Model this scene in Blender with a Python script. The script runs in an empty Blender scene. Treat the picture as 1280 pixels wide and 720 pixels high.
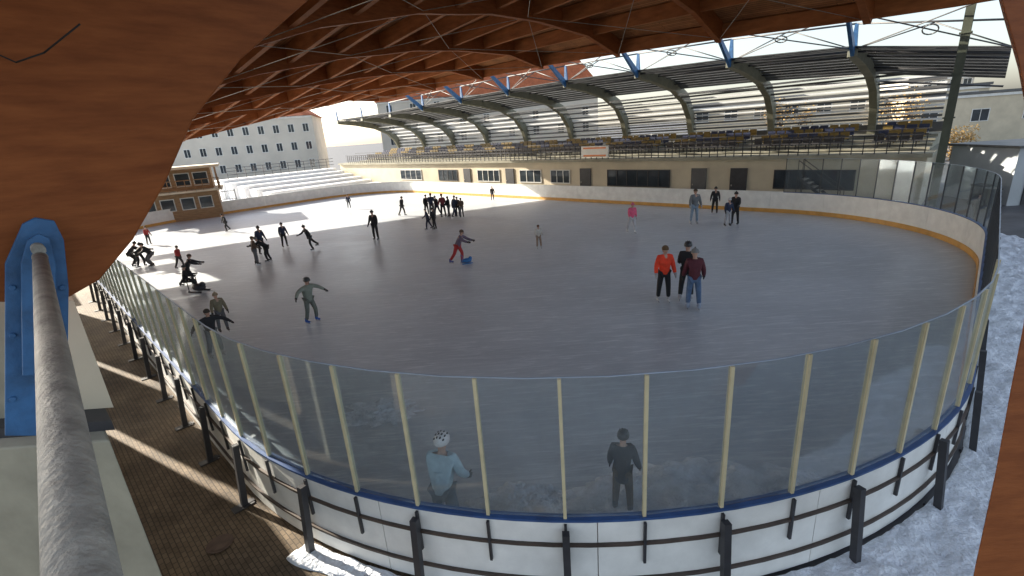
import bpy, bmesh, math, random
from mathutils import Vector, Matrix, noise
random.seed(7)
R=math.radians
sc=bpy.context.scene
C=sc.collection
# ---------------------------------------------------------------- camera
CAMH=5.2; PIT=R(18); ROL=R(4.2); FPX=600.0
F=Vector((0,math.cos(PIT),-math.sin(PIT)))
R0=Vector((1,0,0)); U0=Vector((0,math.sin(PIT),math.cos(PIT)))
RT=math.cos(ROL)*R0-math.sin(ROL)*U0
UP=math.sin(ROL)*R0+math.cos(ROL)*U0
CAM=Vector((0,0,CAMH))
cd=bpy.data.cameras.new('camera'); cam=bpy.data.objects.new('camera',cd); C.objects.link(cam)
cam.matrix_world=Matrix(((RT.x,UP.x,-F.x,0),(RT.y,UP.y,-F.y,0),(RT.z,UP.z,-F.z,CAMH),(0,0,0,1)))
cd.sensor_width=36; cd.lens=36*FPX/1280; cd.clip_start=.05; cd.clip_end=3000
sc.camera=cam
def ray(px,py):
    return F+(px-640)/FPX*RT-(py-360)/FPX*UP
def G(px,py,z=0.03):
    d=ray(px,py); t=(z-CAMH)/d.z; return CAM+d*t
def P(px,py,t): return CAM+ray(px,py)*t
q=math.sqrt(.5)
AX=Vector((-q,q,0)); NX=Vector((q,q,0))
def PS(px,py,s): d=ray(px,py); return CAM+d*(s/d.dot(AX))
def W(s,d,z): return AX*s+NX*d+Vector((0,0,z))
def proj(p):
    v=p-CAM; k=v.dot(F); return (640+FPX*v.dot(RT)/k, 360-FPX*v.dot(UP)/k)
# ---------------------------------------------------------------- materials
def nd(nt,t,**kw):
    n=nt.nodes.new(t)
    for k,v in kw.items():
        if k in n.inputs: n.inputs[k].default_value=v
        else: setattr(n,k,v)
    return n
def pm(name,col,rough=.6,var=.25,scale=3.0,bump=.0,metal=0.0,spec=.5,stretch=(1,1,1),detail=6,rot=0,col2=None,coat=0,bd=.03):
    m=bpy.data.materials.new(name); m.use_nodes=True; nt=m.node_tree; b=nt.nodes['Principled BSDF']
    tc=nd(nt,'ShaderNodeTexCoord'); mp=nd(nt,'ShaderNodeMapping'); mp.inputs['Scale'].default_value=stretch; mp.inputs['Rotation'].default_value=(0,0,rot)
    nt.links.new(tc.outputs['Object'],mp.inputs[0])
    n=nd(nt,'ShaderNodeTexNoise',Scale=scale,Detail=detail,Roughness=.6)
    nt.links.new(mp.outputs[0],n.inputs['Vector'])
    r=nd(nt,'ShaderNodeValToRGB')
    e=r.color_ramp.elements
    c2=col2 if col2 else tuple(min(1,c*(1+var)) for c in col)
    c1=tuple(c*(1-var) for c in col)
    e[0].position=.3; e[0].color=(*c1,1); e[1].position=.7; e[1].color=(*c2,1)
    nt.links.new(n.outputs['Fac'],r.inputs[0]); nt.links.new(r.outputs[0],b.inputs['Base Color'])
    b.inputs['Roughness'].default_value=rough; b.inputs['Metallic'].default_value=metal
    b.inputs['Specular IOR Level'].default_value=spec
    if coat: b.inputs['Coat Weight'].default_value=coat
    if bump:
        n2=nd(nt,'ShaderNodeTexNoise',Scale=scale*6,Detail=5)
        nt.links.new(mp.outputs[0],n2.inputs['Vector'])
        bp=nd(nt,'ShaderNodeBump',Strength=bump,Distance=bd); nt.links.new(n2.outputs['Fac'],bp.inputs['Height']); nt.links.new(bp.outputs[0],b.inputs['Normal'])
    return m
M={}
def brickmat(name,c1,c2,mortar,scale,bw=.5,rh=.25,rot=0,ms=.02,rough=.8,dirt=.5,spec=.3):
    m=bpy.data.materials.new(name); m.use_nodes=True; nt=m.node_tree; b=nt.nodes['Principled BSDF']
    tc=nd(nt,'ShaderNodeTexCoord'); mp=nd(nt,'ShaderNodeMapping'); mp.inputs['Rotation'].default_value=(0,0,rot)
    nt.links.new(tc.outputs['Object'],mp.inputs[0])
    k=nd(nt,'ShaderNodeTexBrick'); k.inputs['Scale'].default_value=scale; k.inputs['Mortar Size'].default_value=ms
    k.inputs['Brick Width'].default_value=bw; k.inputs['Row Height'].default_value=rh
    k.inputs['Color1'].default_value=(*c1,1);k.inputs['Color2'].default_value=(*c2,1);k.inputs['Mortar'].default_value=(*mortar,1)
    nt.links.new(mp.outputs[0],k.inputs['Vector'])
    n=nd(nt,'ShaderNodeTexNoise',Scale=.9,Detail=8,Roughness=.65); nt.links.new(tc.outputs['Object'],n.inputs['Vector'])
    r=nd(nt,'ShaderNodeValToRGB'); r.color_ramp.elements[0].position=.35; r.color_ramp.elements[0].color=(dirt,dirt,dirt,1); r.color_ramp.elements[1].position=.65; r.color_ramp.elements[1].color=(1,1,1,1)
    nt.links.new(n.outputs['Fac'],r.inputs[0])
    mx=nd(nt,'ShaderNodeMixRGB',blend_type='MULTIPLY'); mx.inputs[0].default_value=1
    nt.links.new(k.outputs['Color'],mx.inputs[1]); nt.links.new(r.outputs[0],mx.inputs[2]); nt.links.new(mx.outputs[0],b.inputs['Base Color'])
    bp=nd(nt,'ShaderNodeBump',Strength=.4,Distance=.01); bp.invert=True; nt.links.new(k.outputs['Fac'],bp.inputs['Height']); nt.links.new(bp.outputs[0],b.inputs['Normal'])
    b.inputs['Roughness'].default_value=rough; b.inputs['Specular IOR Level'].default_value=spec
    return m
def icemat():
    m=bpy.data.materials.new('ice'); m.use_nodes=True; nt=m.node_tree; b=nt.nodes['Principled BSDF']; L=nt.links.new
    tc=nd(nt,'ShaderNodeTexCoord')
    n1=nd(nt,'ShaderNodeTexNoise',Scale=.22,Detail=8,Roughness=.65,Distortion=.6); L(tc.outputs['Object'],n1.inputs['Vector'])
    r1=nd(nt,'ShaderNodeValToRGB'); e=r1.color_ramp.elements; e[0].position=.35;e[0].color=(.42,.455,.49,1);e[1].position=.68;e[1].color=(.56,.60,.64,1)
    L(n1.outputs['Fac'],r1.inputs[0])
    prev=r1.outputs[0]
    for i,(rot,sx,sy,th) in enumerate(((.3,1.2,14,.58),(1.3,1.0,12,.60),(2.3,1.3,15,.59),(.8,.8,9,.61))):
        mp=nd(nt,'ShaderNodeMapping'); mp.inputs['Rotation'].default_value=(0,0,rot); mp.inputs['Scale'].default_value=(sx*.8,sy*.8,1)
        L(tc.outputs['Object'],mp.inputs[0])
        n=nd(nt,'ShaderNodeTexNoise',Scale=1.0,Detail=5,Roughness=.7,Distortion=.9); L(mp.outputs[0],n.inputs['Vector'])
        r=nd(nt,'ShaderNodeValToRGB'); r.color_ramp.elements[0].position=th-.04; r.color_ramp.elements[0].color=(0,0,0,1); r.color_ramp.elements[1].position=th+.1; r.color_ramp.elements[1].color=(.42,.42,.42,1)
        L(n.outputs['Fac'],r.inputs[0])
        mx=nd(nt,'ShaderNodeMixRGB'); L(r.outputs[0],mx.inputs[0]); L(prev,mx.inputs[1]); mx.inputs[2].default_value=(.88,.90,.92,1); prev=mx.outputs[0]
    L(prev,b.inputs['Base Color'])
    r3=nd(nt,'ShaderNodeMapRange'); r3.inputs['To Min'].default_value=.2; r3.inputs['To Max'].default_value=.55; L(n1.outputs['Fac'],r3.inputs['Value']); L(r3.outputs[0],b.inputs['Roughness'])
    n4=nd(nt,'ShaderNodeTexNoise',Scale=6,Detail=6); L(tc.outputs['Object'],n4.inputs['Vector'])
    bp=nd(nt,'ShaderNodeBump',Strength=.3,Distance=.012); L(n4.outputs['Fac'],bp.inputs['Height']); L(bp.outputs[0],b.inputs['Normal'])
    b.inputs['Specular IOR Level'].default_value=.45
    return m
def glassmat(name,tint,haze,hcol,refl=.35):
    m=bpy.data.materials.new(name); m.use_nodes=True; nt=m.node_tree; L=nt.links.new
    for n in list(nt.nodes):
        if n.type!='OUTPUT_MATERIAL': nt.nodes.remove(n)
    out=[n for n in nt.nodes if n.type=='OUTPUT_MATERIAL'][0]
    t=nd(nt,'ShaderNodeBsdfTransparent'); t.inputs[0].default_value=(*tint,1)
    g=nd(nt,'ShaderNodeBsdfGlossy'); g.inputs['Roughness'].default_value=.06; g.inputs[0].default_value=(.9,.95,1,1)
    d=nd(nt,'ShaderNodeBsdfDiffuse'); d.inputs[0].default_value=(*hcol,1)
    tc=nd(nt,'ShaderNodeTexCoord'); n=nd(nt,'ShaderNodeTexNoise',Scale=2.5,Detail=7,Roughness=.7); L(tc.outputs['Object'],n.inputs['Vector'])
    mr=nd(nt,'ShaderNodeMapRange'); mr.inputs['From Min'].default_value=.3;mr.inputs['From Max'].default_value=.75; mr.inputs['To Min'].default_value=haze*.4; mr.inputs['To Max'].default_value=haze*1.8; L(n.outputs['Fac'],mr.inputs['Value'])
    m1=nd(nt,'ShaderNodeMixShader'); L(mr.outputs[0],m1.inputs[0]); L(t.outputs[0],m1.inputs[1]); L(d.outputs[0],m1.inputs[2])
    lw=nd(nt,'ShaderNodeFresnel'); lw.inputs['IOR'].default_value=1.45
    mu=nd(nt,'ShaderNodeMath',operation='MULTIPLY'); mu.inputs[1].default_value=refl; L(lw.outputs[0],mu.inputs[0])
    m2=nd(nt,'ShaderNodeMixShader'); L(mu.outputs[0],m2.inputs[0]); L(m1.outputs[0],m2.inputs[1]); L(g.outputs[0],m2.inputs[2]); L(m2.outputs[0],out.inputs[0])
    return m
M['ice']=icemat()
M['glass']=glassmat('perspex',(.90,.935,.945),.06,(.52,.58,.62),.3)
M['winglass']=pm('window_glass',(.03,.04,.05),.08,.4,1)
M['board']=pm('white_board',(.80,.80,.77),.45,.10,2.5,.05)
M['kick']=pm('yellow_kickplate',(.62,.33,.08),.5,.15,3)
M['bluerail']=pm('blue_rail',(.03,.08,.22),.5,.25,4)
M['palerail']=pm('pale_trim',(.35,.42,.52),.4,.15,4)
M['cream']=pm('cream_post',(.60,.53,.34),.4,.12,5)
M['darkpost']=pm('dark_steel',(.035,.035,.04),.5,.3,4)
M['brownrail']=pm('brown_rail',(.07,.05,.04),.6,.3,4)
M['snow']=pm('snow',(.76,.80,.86),.75,.16,2.6,1.0,detail=12,bd=.06)
M['snowpile']=pm('snow_pile',(.74,.78,.83),.8,.2,4,1.0,detail=12,bd=.06)
M['asphalt']=pm('asphalt',(.10,.10,.105),.6,.35,.8,.3)
M['paver']=brickmat('pavers',(.20,.145,.09),(.26,.19,.12),(.10,.075,.05),4.0,.5,.25,R(45),.025,.75,.38)
M['concrete']=pm('concrete',(.30,.285,.22),.85,.25,1.4,.3,detail=10)
M['creamwall']=pm('cream_wall',(.58,.51,.38),.85,.14,.6,.05,detail=9)
M['greywall']=pm('grey_wall',(.56,.52,.45),.9,.10,.3,.05,detail=9)
M['whitewall']=pm('white_wall',(.86,.86,.84),.8,.08,.9,.3,detail=9)
M['wood']=pm('glulam',(.24,.066,.017),.6,.2,1.6,.12,stretch=(1.5,1.5,9),detail=10,col2=(.31,.095,.026),spec=.2)
M['deck']=brickmat('ceiling_boards',(.34,.13,.045),(.44,.19,.075),(.07,.03,.01),1.0,4.0,.16,R(45),.012,.7,.6,.2)
M['purlin']=pm('purlin_wood',(.34,.12,.04),.7,.3,1.0,.05,stretch=(1,1,4),spec=.2)
M['blue']=pm('blue_steel',(.03,.12,.28),.5,.35,5,.15)
M['galv']=pm('galvanised',(.34,.32,.28),.65,.35,9,.3,metal=.1,detail=10)
M['rib']=pm('olive_rib',(.20,.195,.14),.55,.2,2)
M['rib2']=pm('green_column',(.075,.085,.06),.55,.25,2)
M['roofmetal']=pm('dark_roof_sheet',(.09,.095,.10),.5,.3,2)
M['slat']=pm('slat_grey',(.10,.10,.10),.5,.25,1)
M['slatw']=pm('slat_white',(.74,.75,.75),.5,.1,1)
M['seatb']=pm('seat_blue',(.03,.04,.09),.5,.2,3)
M['seaty']=pm('seat_yellow',(.22,.15,.04),.5,.2,3)
M['seatdk']=pm('seat_dark',(.045,.04,.04),.6,.3,3)
M['tile']=brickmat('roof_tiles',(.52,.15,.06),(.66,.22,.10),(.25,.07,.03),3.0,.5,.35,0,.05,.8,.7)
M['frame']=pm('window_frame',(.65,.65,.62),.5,.1,2)
M['timberhut']=pm('hut_timber',(.30,.18,.09),.7,.3,2,.1,stretch=(1,1,5))
M['rust']=pm('cast_iron',(.10,.06,.04),.6,.3,8)
M['bark']=pm('bark',(.09,.06,.04),.9,.3,6,.4)
M['leafdry']=pm('dry_leaves',(.40,.25,.08),.8,.4,5)
M['carred']=pm('red_paint',(.45,.02,.02),.25,.08,2,coat=.5)
M['rubber']=pm('rubber',(.02,.02,.02),.8,.2,5)
M['sign']=pm('sign_white',(.8,.78,.72),.5,.05,3)
M['signo']=pm('sign_orange',(.75,.25,.08),.5,.05,3)
M['steelblade']=pm('blade_steel',(.6,.6,.62),.25,.1,5,metal=.9)
def colm(nm,c,rough=.8,var=.18):
    k='c_'+nm
    if k not in M: M[k]=pm(nm,c,rough,var,9,.15)
    return M[k]
# ---------------------------------------------------------------- mesh builder
class MB:
    def __init__(s): s.v=[]; s.f=[]; s.m=[]; s.mi=0; s.smooth=[]
    def add(s,vs,fs,smooth=False):
        o=len(s.v); s.v+= [Vector(x) for x in vs]
        for f in fs: s.f.append([i+o for i in f]); s.m.append(s.mi); s.smooth.append(smooth)
    def hexa(s,b,t):
        s.add(list(b)+list(t),[(0,1,2,3),(4,5,6,7),(0,1,5,4),(1,2,6,5),(2,3,7,6),(3,0,4,7)])
    def sb(s,s0,s1,d0,d1,z0,z1):
        s.hexa([W(s0,d0,z0),W(s1,d0,z0),W(s1,d1,z0),W(s0,d1,z0)],[W(s0,d0,z1),W(s1,d0,z1),W(s1,d1,z1),W(s0,d1,z1)])
    def box(s,c,sx,sy,sz,a=0,base=False):
        c=Vector(c); ca,sa=math.cos(a),math.sin(a)
        def p(x,y,z): return c+Vector((x*ca-y*sa,x*sa+y*ca,z))
        z0,z1=(0,sz) if base else (-sz/2,sz/2)
        x,y=sx/2,sy/2
        s.hexa([p(-x,-y,z0),p(x,-y,z0),p(x,y,z0),p(-x,y,z0)],[p(-x,-y,z1),p(x,-y,z1),p(x,y,z1),p(-x,y,z1)])
    def beam(s,p0,p1,w,h,w1=None,h1=None,up=Vector((0,0,1))):
        p0,p1=Vector(p0),Vector(p1); d=(p1-p0).normalized()
        x=d.cross(up)
        if x.length<1e-3: x=Vector((1,0,0))
        x.normalize(); y=x.cross(d)
        w1=w if w1 is None else w1; h1=h if h1 is None else h1
        def r(p,w,h): return [p-x*w/2-y*h/2,p+x*w/2-y*h/2,p+x*w/2+y*h/2,p-x*w/2+y*h/2]
        s.hexa(r(p0,w,h),r(p1,w1,h1))
    def tube(s,p0,p1,r0,r1=None,n=10):
        p0,p1=Vector(p0),Vector(p1); r1=r0 if r1 is None else r1
        d=(p1-p0).normalized(); x=d.orthogonal().normalized(); y=d.cross(x)
        vs=[]
        for p,r in ((p0,r0),(p1,r1)):
            for i in range(n):
                a=2*math.pi*i/n; vs.append(p+x*math.cos(a)*r+y*math.sin(a)*r)
        s.add(vs,[(i,(i+1)%n,n+(i+1)%n,n+i) for i in range(n)],True)
        s.add(vs,[tuple(range(n)),tuple(range(n,2*n))])
    def prism(s,poly,off):
        n=len(poly); poly=[Vector(p) for p in poly]; off=Vector(off)
        s.add(poly+[p+off for p in poly],[tuple(range(n)),tuple(range(n,2*n))]+[(i,(i+1)%n,n+(i+1)%n,n+i) for i in range(n)])
    def ribbon(s,lo,hi,off):
        off=Vector(off)
        for i in range(len(lo)-1):
            a=[lo[i],lo[i+1],hi[i+1],hi[i]]
            f=[(0,1,2,3),(4,5,6,7),(0,1,5,4),(2,3,7,6)]
            if i==0: f.append((3,0,4,7))
            if i==len(lo)-2: f.append((1,2,6,5))
            s.add(list(map(Vector,a))+[Vector(p)+off for p in a],f)
    def ell(s,c,rx,ry,rz,nu=12,nv=8,lo=-1.0,mat=None):
        c=Vector(c); vs=[];fs=[]
        a0=math.asin(max(-1,lo))
        for j in range(nv+1):
            t=a0+(math.pi/2-a0)*j/nv
            for i in range(nu):
                a=2*math.pi*i/nu; p=Vector((rx*math.cos(t)*math.cos(a),ry*math.cos(t)*math.sin(a),rz*math.sin(t)))
                if mat: p=mat@p
                vs.append(c+p)
        for j in range(nv):
            for i in range(nu):
                fs.append((j*nu+i,j*nu+(i+1)%nu,(j+1)*nu+(i+1)%nu,(j+1)*nu+i))
        s.add(vs,fs,True)
    def build(s,name,mats,parent=None,bev=0):
        me=bpy.data.meshes.new(name); me.from_pydata([tuple(v) for v in s.v],[],s.f)
        if not isinstance(mats,(list,tuple)): mats=[mats]
        for m in mats: me.materials.append(m)
        for i,p in enumerate(me.polygons): p.material_index=min(s.m[i],len(mats)-1); p.use_smooth=s.smooth[i]
        bm=bmesh.new(); bm.from_mesh(me); bmesh.ops.remove_doubles(bm,verts=bm.verts,dist=1e-5); bmesh.ops.recalc_face_normals(bm,faces=bm.faces); bm.to_mesh(me); bm.free()
        o=bpy.data.objects.new(name,me); C.objects.link(o)
        if parent: o.parent=parent
        if bev:
            b=o.modifiers.new('b','BEVEL'); b.width=bev; b.segments=2; b.limit_method='ANGLE'
        return o
def tag(o,label,cat,group=None,kind=None):
    o['label']=label; o['category']=cat
    if group: o['group']=group
    if kind: o['kind']=kind
    return o
def thing(name,label,cat,loc=(0,0,0),rz=0,group=None):
    o=bpy.data.objects.new(name,None); C.objects.link(o); o.location=loc; o.rotation_euler=(0,0,rz); o.empty_display_size=.3
    return tag(o,label,cat,group)
def struct(name,mb,m):
    o=mb.build(name,m); o['kind']='structure'; return o
# ---------------------------------------------------------------- rink outline
S0,S1,D0,D1=-.3,48,1.5,28.5
RC=8.14
path=[]
def arc(cs,cdd,r,a0,a1,n=40):
    for i in range(n+1):
        a=R(a0+(a1-a0)*i/n); path.append((cs+r*math.cos(a),cdd+r*math.sin(a)))
path.append((S1-10,D0))
arc(S0+RC,D0+RC,RC,-90,-180)
arc(S0+8,D1-8,8,180,90)
arc(S1-7,D1-7,7,90,0)
arc(S1-10,D0+10,10,0,-90)
cum=[0]
for i in range(1,len(path)): cum.append(cum[-1]+math.dist(path[i],path[i-1]))
TOT=cum[-1]
def at(l):
    l=l%TOT
    lo,hi=0,len(cum)-1
    while hi-lo>1:
        m=(lo+hi)//2
        if cum[m]<=l: lo=m
        else: hi=m
    a,b=path[lo],path[hi]; k=(l-cum[lo])/(cum[hi]-cum[lo])
    t=((b[0]-a[0])/(cum[hi]-cum[lo]),(b[1]-a[1])/(cum[hi]-cum[lo]))
    p=(a[0]+(b[0]-a[0])*k,a[1]+(b[1]-a[1])*k)
    n=(t[1],-t[0])
    c=((S0+S1)/2,(D0+D1)/2)
    if (p[0]-c[0])*n[0]+(p[1]-c[1])*n[1]<0: n=(-n[0],-n[1])
    return p,t,n
def OW(l,off,z):
    p,t,n=at(l); return W(p[0]+n[0]*off,p[1]+n[1]*off,z)
def sweep(mb,l0,l1,o0,o1,z0,z1,step=.4):
    n=max(1,int(math.ceil((l1-l0)/step)))
    for i in range(n):
        a=l0+(l1-l0)*i/n; b=l0+(l1-l0)*(i+1)/n
        bot=[OW(a,o0,z0),OW(b,o0,z0),OW(b,o1,z0),OW(a,o1,z0)]
        top=[OW(a,o0,z1),OW(b,o0,z1),OW(b,o1,z1),OW(a,o1,z1)]
        f=[(0,1,2,3),(4,5,6,7),(0,1,5,4),(2,3,7,6)]
        if i==0: f.append((3,0,4,7))
        if i==n-1: f.append((1,2,6,5))
        mb.add(bot+top,f)
mb=MB(); mb.add([(-1500,-1500,0),(1500,-1500,0),(1500,1500,0),(-1500,1500,0)],[(0,1,2,3)]); struct('ground',mb,M['asphalt'])
mb=MB(); pts=[OW(TOT*i/300,0.02,.03) for i in range(300)]; mb.add(pts,[tuple(range(300))]); struct('ice_surface',mb,M['ice'])
mb=MB(); mb.add([W(2.2,-6,.012),W(60,-6,.012),W(60,4,.012),W(2.2,4,.012)],[(0,1,2,3)]); struct('paved_path',mb,M['paver'])
def gridmesh(name,fn,n1,n2,m):
    mb=MB()
    for i in range(n1+1):
        for j in range(n2+1): mb.v.append(fn(i/n1,j/n2,min(i,n1-i,j,n2-j)))
    for i in range(n1):
        for j in range(n2):
            a=i*(n2+1)+j
            mb.f.append([a,a+1,a+n2+2,a+n2+1]); mb.m.append(0); mb.smooth.append(True)
    return struct(name,mb,m)
def hgt(p,h):
    return h*(.7+.6*noise.noise(p*.9))+h*.6*noise.noise(p*3.1)+h*.45*noise.noise(p*8)+h*.3*noise.noise(p*17)
def snow_side(u,v,e):
    l=32+u*33; k=max(0,min(1,(l-36.5)/8)); k=k*k*(3-2*k)
    wmax=.28+.25*noise.noise(Vector((l*1.1,3,3)))+3.1*k*(1-.35*max(0,min(1,(l-50)/10)))
    off=.14+v*(wmax+.45*k*noise.noise(Vector((l*.8,v*.5,4))))
    p=OW(l,off,0); p.z=.02+(max(0,hgt(p,.06+.05*k)) if e>0 else -.06)
    return p
gridmesh('snow_covered_path',snow_side,420,60,M['snow'])
def snow_far(s0,s1,d0,d1,h,rag):
    def f(u,v,e):
        s=s0+(s1-s0)*u; d=d0+(d1-d0)*v
        s+=rag*noise.noise(Vector((s*.6,d*.6,1))); d+=rag*noise.noise(Vector((s*.6,d*.6,9)))
        p=W(s,d,0); p.z=.02+(max(0,hgt(p*.6,h)) if e>0 else -.06); return p
    return f
gridmesh('snow_ground',snow_far(50,95,-12,31,.08,.8),60,60,M['snow'])
def heap(name,c,rx,ry,h,label):
    mb=MB(); n=90; k=34
    for j in range(k+1):
        for i in range(n):
            a=2*math.pi*i/n; rr=j/k
            e=1+.3*noise.noise(Vector((math.cos(a)*2,math.sin(a)*2,c[0])))+.25*noise.noise(Vector((math.cos(a)*7,math.sin(a)*7,c[1])))
            x=rx*rr*e*math.cos(a); y=ry*rr*e*math.sin(a)
            z=h*(1-rr*rr)*(.6+.5*noise.noise(Vector((x*3,y*3,c[1]))))+(.05*noise.noise(Vector((x*9,y*9,2)))+.04*noise.noise(Vector((x*20,y*20,2))))*(1-.5*rr)
            mb.v.append(Vector((x,y,z if j<k else -.02)))
    for j in range(k):
        for i in range(n):
            mb.f.append([j*n+i,j*n+(i+1)%n,(j+1)*n+(i+1)%n,(j+1)*n+i]); mb.m.append(0); mb.smooth.append(True)
    o=mb.build(name,M['snowpile']); o.location=(c[0],c[1],.03); tag(o,label,'snow heap')
    return o
p=G(860,618); heap('snow_heap',(p.x,p.y),1.6,.8,.36,'scraped snow heap behind the glass beside the person in black')
p=G(475,515); heap('snow_heap',(p.x,p.y),.8,.5,.05,'thin patch of scraped snow inside the left curve of the glass')
p=G(655,630); heap('snow_heap',(p.x,p.y),.8,.45,.2,'low ridge of scraped snow between the two people behind the front glass')
# ---------------------------------------------------------------- barrier
bar=thing('rink_barrier','white dasher boards with blue top rail and clear panels running around the ice','rink barrier')
tgt=G(706,651,1.15)
Ls=min((i*.02 for i in range(int(TOT/.02))),key=lambda l:(OW(l,0,1.15)-tgt).length)
GW=.85; lg0=Ls-GW*int((Ls-13.5)/GW); LE=(S1-10-S0-RC)+RC*math.pi/2+(D1-8-D0-RC)+8*math.pi/2
ng=int((LE-lg0)/GW)
glass_end=lg0+ng*GW
GT=2.86
npan=int(round(TOT/2.55)); PW=TOT/npan
for i in range(npan):
    mb=MB(); sweep(mb,i*PW+.006,(i+1)*PW-.006,0.02,.09,.05,1.12); mb.build('board_panel',M['board'],bar)
mb=MB(); sweep(mb,0,TOT,-.012,.018,.035,.24); mb.build('kickplate',M['kick'],bar)
mb=MB(); sweep(mb,0,glass_end,.0,.105,1.122,1.15); mb.build('top_rail',M['bluerail'],bar)
mb=MB(); sweep(mb,glass_end,TOT,-.015,.12,1.122,1.155); mb.build('top_rail',M['board'],bar)
for z in (.30,.80):
    mb=MB(); sweep(mb,0,glass_end,.093,.125,z,z+.035); mb.build('stiffener_rail',M['brownrail'],bar)
for k in range(ng):
    l=lg0+k*GW; mb=MB(); sweep(mb,l+.022,l+GW-.022,.05,.062,1.157,GT,1.0); mb.build('glass_pane',M['glass'],bar)
for k in range(ng+1):
    l=lg0+k*GW; mb=MB(); p,t,n=at(l); a=math.atan2((W(*t,0)).y,(W(*t,0)).x)
    far=l>44
    mb.box(OW(l,.056,1.151),.036 if not far else .028,.05 if not far else .035,GT-1.15,a,True)
    mb.mi=1; mb.box(OW(l,.112,.55),.03,.035,.55,a,True)
    mb.build('glass_post',[M['cream'] if not far else M['darkpost'],M['darkpost']],bar)
for k in range(0,ng,2):
    l=lg0+(k+ (int((Ls-lg0)/GW)+1)%2)*GW
    mb=MB(); p,t,n=at(l); a=math.atan2((W(*t,0)).y,(W(*t,0)).x)
    x=(OW(l+.05,0,0)-OW(l-.05,0,0)).normalized()
    mb.beam(OW(l,.28,0),OW(l,.18,1.05),.085,.08,up=x); mb.box(OW(l,.30,0),.16,.30,.03,a,True)
    mb.beam(OW(l,.34,.02),OW(l,.13,.02),.06,.03)
    mb.build('support_post',M['darkpost'],bar)
mb=MB(); sweep(mb,lg0,glass_end,.048,.064,GT+.002,GT+.012,.85); mb.build('glass_top_trim',M['palerail'],bar)
# ---------------------------------------------------------------- timber roof
roof=thing('rink_roof','big brown timber roof on curved glulam arches above the ice','roof')
LO=[(.02,4.27),(.1,4.29),(.3,4.37),(.57,4.62),(.87,5.0),(1.17,5.46),(1.63,5.92),(2.4,6.5),(4,7.6),(6,8.8),(9,10.1),(13,11.0),(17,11.0),(20,10.6),(24,9.6),(27.4,8.5)]
HI=[(-.9,4.6),(-.9,4.9),(-.9,5.3),(-.8,5.8),(-.6,6.2),(-.2,6.6),(.7,7.1),(1.8,7.7),(3.5,8.8),(5.6,9.9),(8.8,11.2),(13,12.1),(17,12.1),(20.2,11.6),(24.4,10.5),(28,9.1)]
def interp(T,d):
    if d<=T[0][0]: return T[0][1]
    for a,b in zip(T,T[1:]):
        if a[0]<=d<=b[0]: return a[1]+(b[1]-a[1])*(d-a[0])/(b[0]-a[0])
    return T[-1][1]
DA=[(-1.2,6.35),(.7,7.3),(1.8,7.85),(3.5,8.95),(5.6,10.05),(8.8,11.35),(13,12.25),(17,12.25),(20.2,11.75),(24.4,10.65),(28.2,9.2)]
DB=[(-1.2,5.5),(3,5.95),(10,6.9),(17,8.3),(24.4,9.7),(28.2,9.6)]
SEND=44.3
def clampf(x): return max(0,min(1,x))
def ZD(s,d):
    w=clampf((s-5)/39)
    return interp(DA,d)*(1-w)+interp(DB,d)*w+.55*math.sin(math.pi*clampf((s-3)/41))*clampf((d-14)/10)
mb=MB(); mb.ribbon([W(4.6,d,z) for d,z in LO],[W(4.6,d,z) for d,z in HI],AX*.28); mb.build('glulam_arch',M['wood'],roof,bev=.015)
DL=[-1.2,.7,1.8,3.5,5.6,8.8,11,13,15,17,20.2,22.3,24.4,28.2]
sl_=[-1.2,2,5]+[5+3*i for i in range(1,14)]+[SEND]
mb=MB()
for sa,sb_ in zip(sl_,sl_[1:]):
    for a,b in zip(DL,DL[1:]):
        if sa>=35 and b<=1.8: continue
        for o_ in (0,.15):
            mb.add([W(sa,a,ZD(sa,a)+o_),W(sb_,a,ZD(sb_,a)+o_),W(sb_,b,ZD(sb_,b)+o_),W(sa,b,ZD(sa,b)+o_)],[(0,1,2,3)])
mb.build('roof_deck',M['deck'],roof)
for s in [11+6*k for k in range(6)]+[SEND-.3]:
    dl=[-.6]+[d for d in DL if d>0][:-1]+[27.6]
    dep=.95 if s<40 else .7
    mb=MB(); mb.ribbon([W(s,d,ZD(s,d)-dep) for d in dl],[W(s,d,ZD(s,d)-.02) for d in dl],AX*.26); mb.build('glulam_arch',M['wood'],roof)
for d in (3,5.4,7.8,10.2,12.6,15.0,17.4,19.8,22.2,24.9,27.75):
    mb=MB(); h=.72
    lo=[W(s,d-.1,ZD(s,d)-h) for s in sl_]; hi=[W(s,d-.1,ZD(s,d)-.03) for s in sl_]
    mb.ribbon(lo,hi,NX*.2); mb.build('purlin',M['purlin'],roof)
for k in range(6):
    s=5+6*k
    for (a,b) in ((6.4,13.2),(13.2,19.4),(19.4,27.4)):
        mb=MB()
        mb.tube(W(s,a,ZD(s,a)-.85),W(s+6,b,ZD(s+6,b)-.85),.014,n=5)
        mb.tube(W(s+6,a,ZD(s+6,a)-.85),W(s,b,ZD(s,b)-.85),.014,n=5)
        mb.build('brace_rod',M['galv'],roof)
lo=[];hi=[]
for px,py in ((1236,-60),(1252,0),(1272,70),(1285,140),(1291,230),(1289,330),(1279,410),(1263,490),(1243,600),(1217,720),(1195,830)):
    lo.append(P(px,py,3.4)); hi.append(P(px+150,py-10,3.4))
mb=MB(); mb.ribbon(lo,hi,ray(1280,360)*.2); mb.build('glulam_arch',M['wood'],roof,bev=.01)
poly=[PS(x,y,4.42) for x,y in ((6,545),(6,330),(28,280),(44,272),(68,276),(80,300),(86,360),(84,520),(80,545))]
mb=MB(); mb.prism(poly,AX*.05)
p2=[PS(x,y,4.30) for x,y in ((28,470),(26,330),(34,300),(48,292),(62,298),(70,330),(72,470))]
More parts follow.
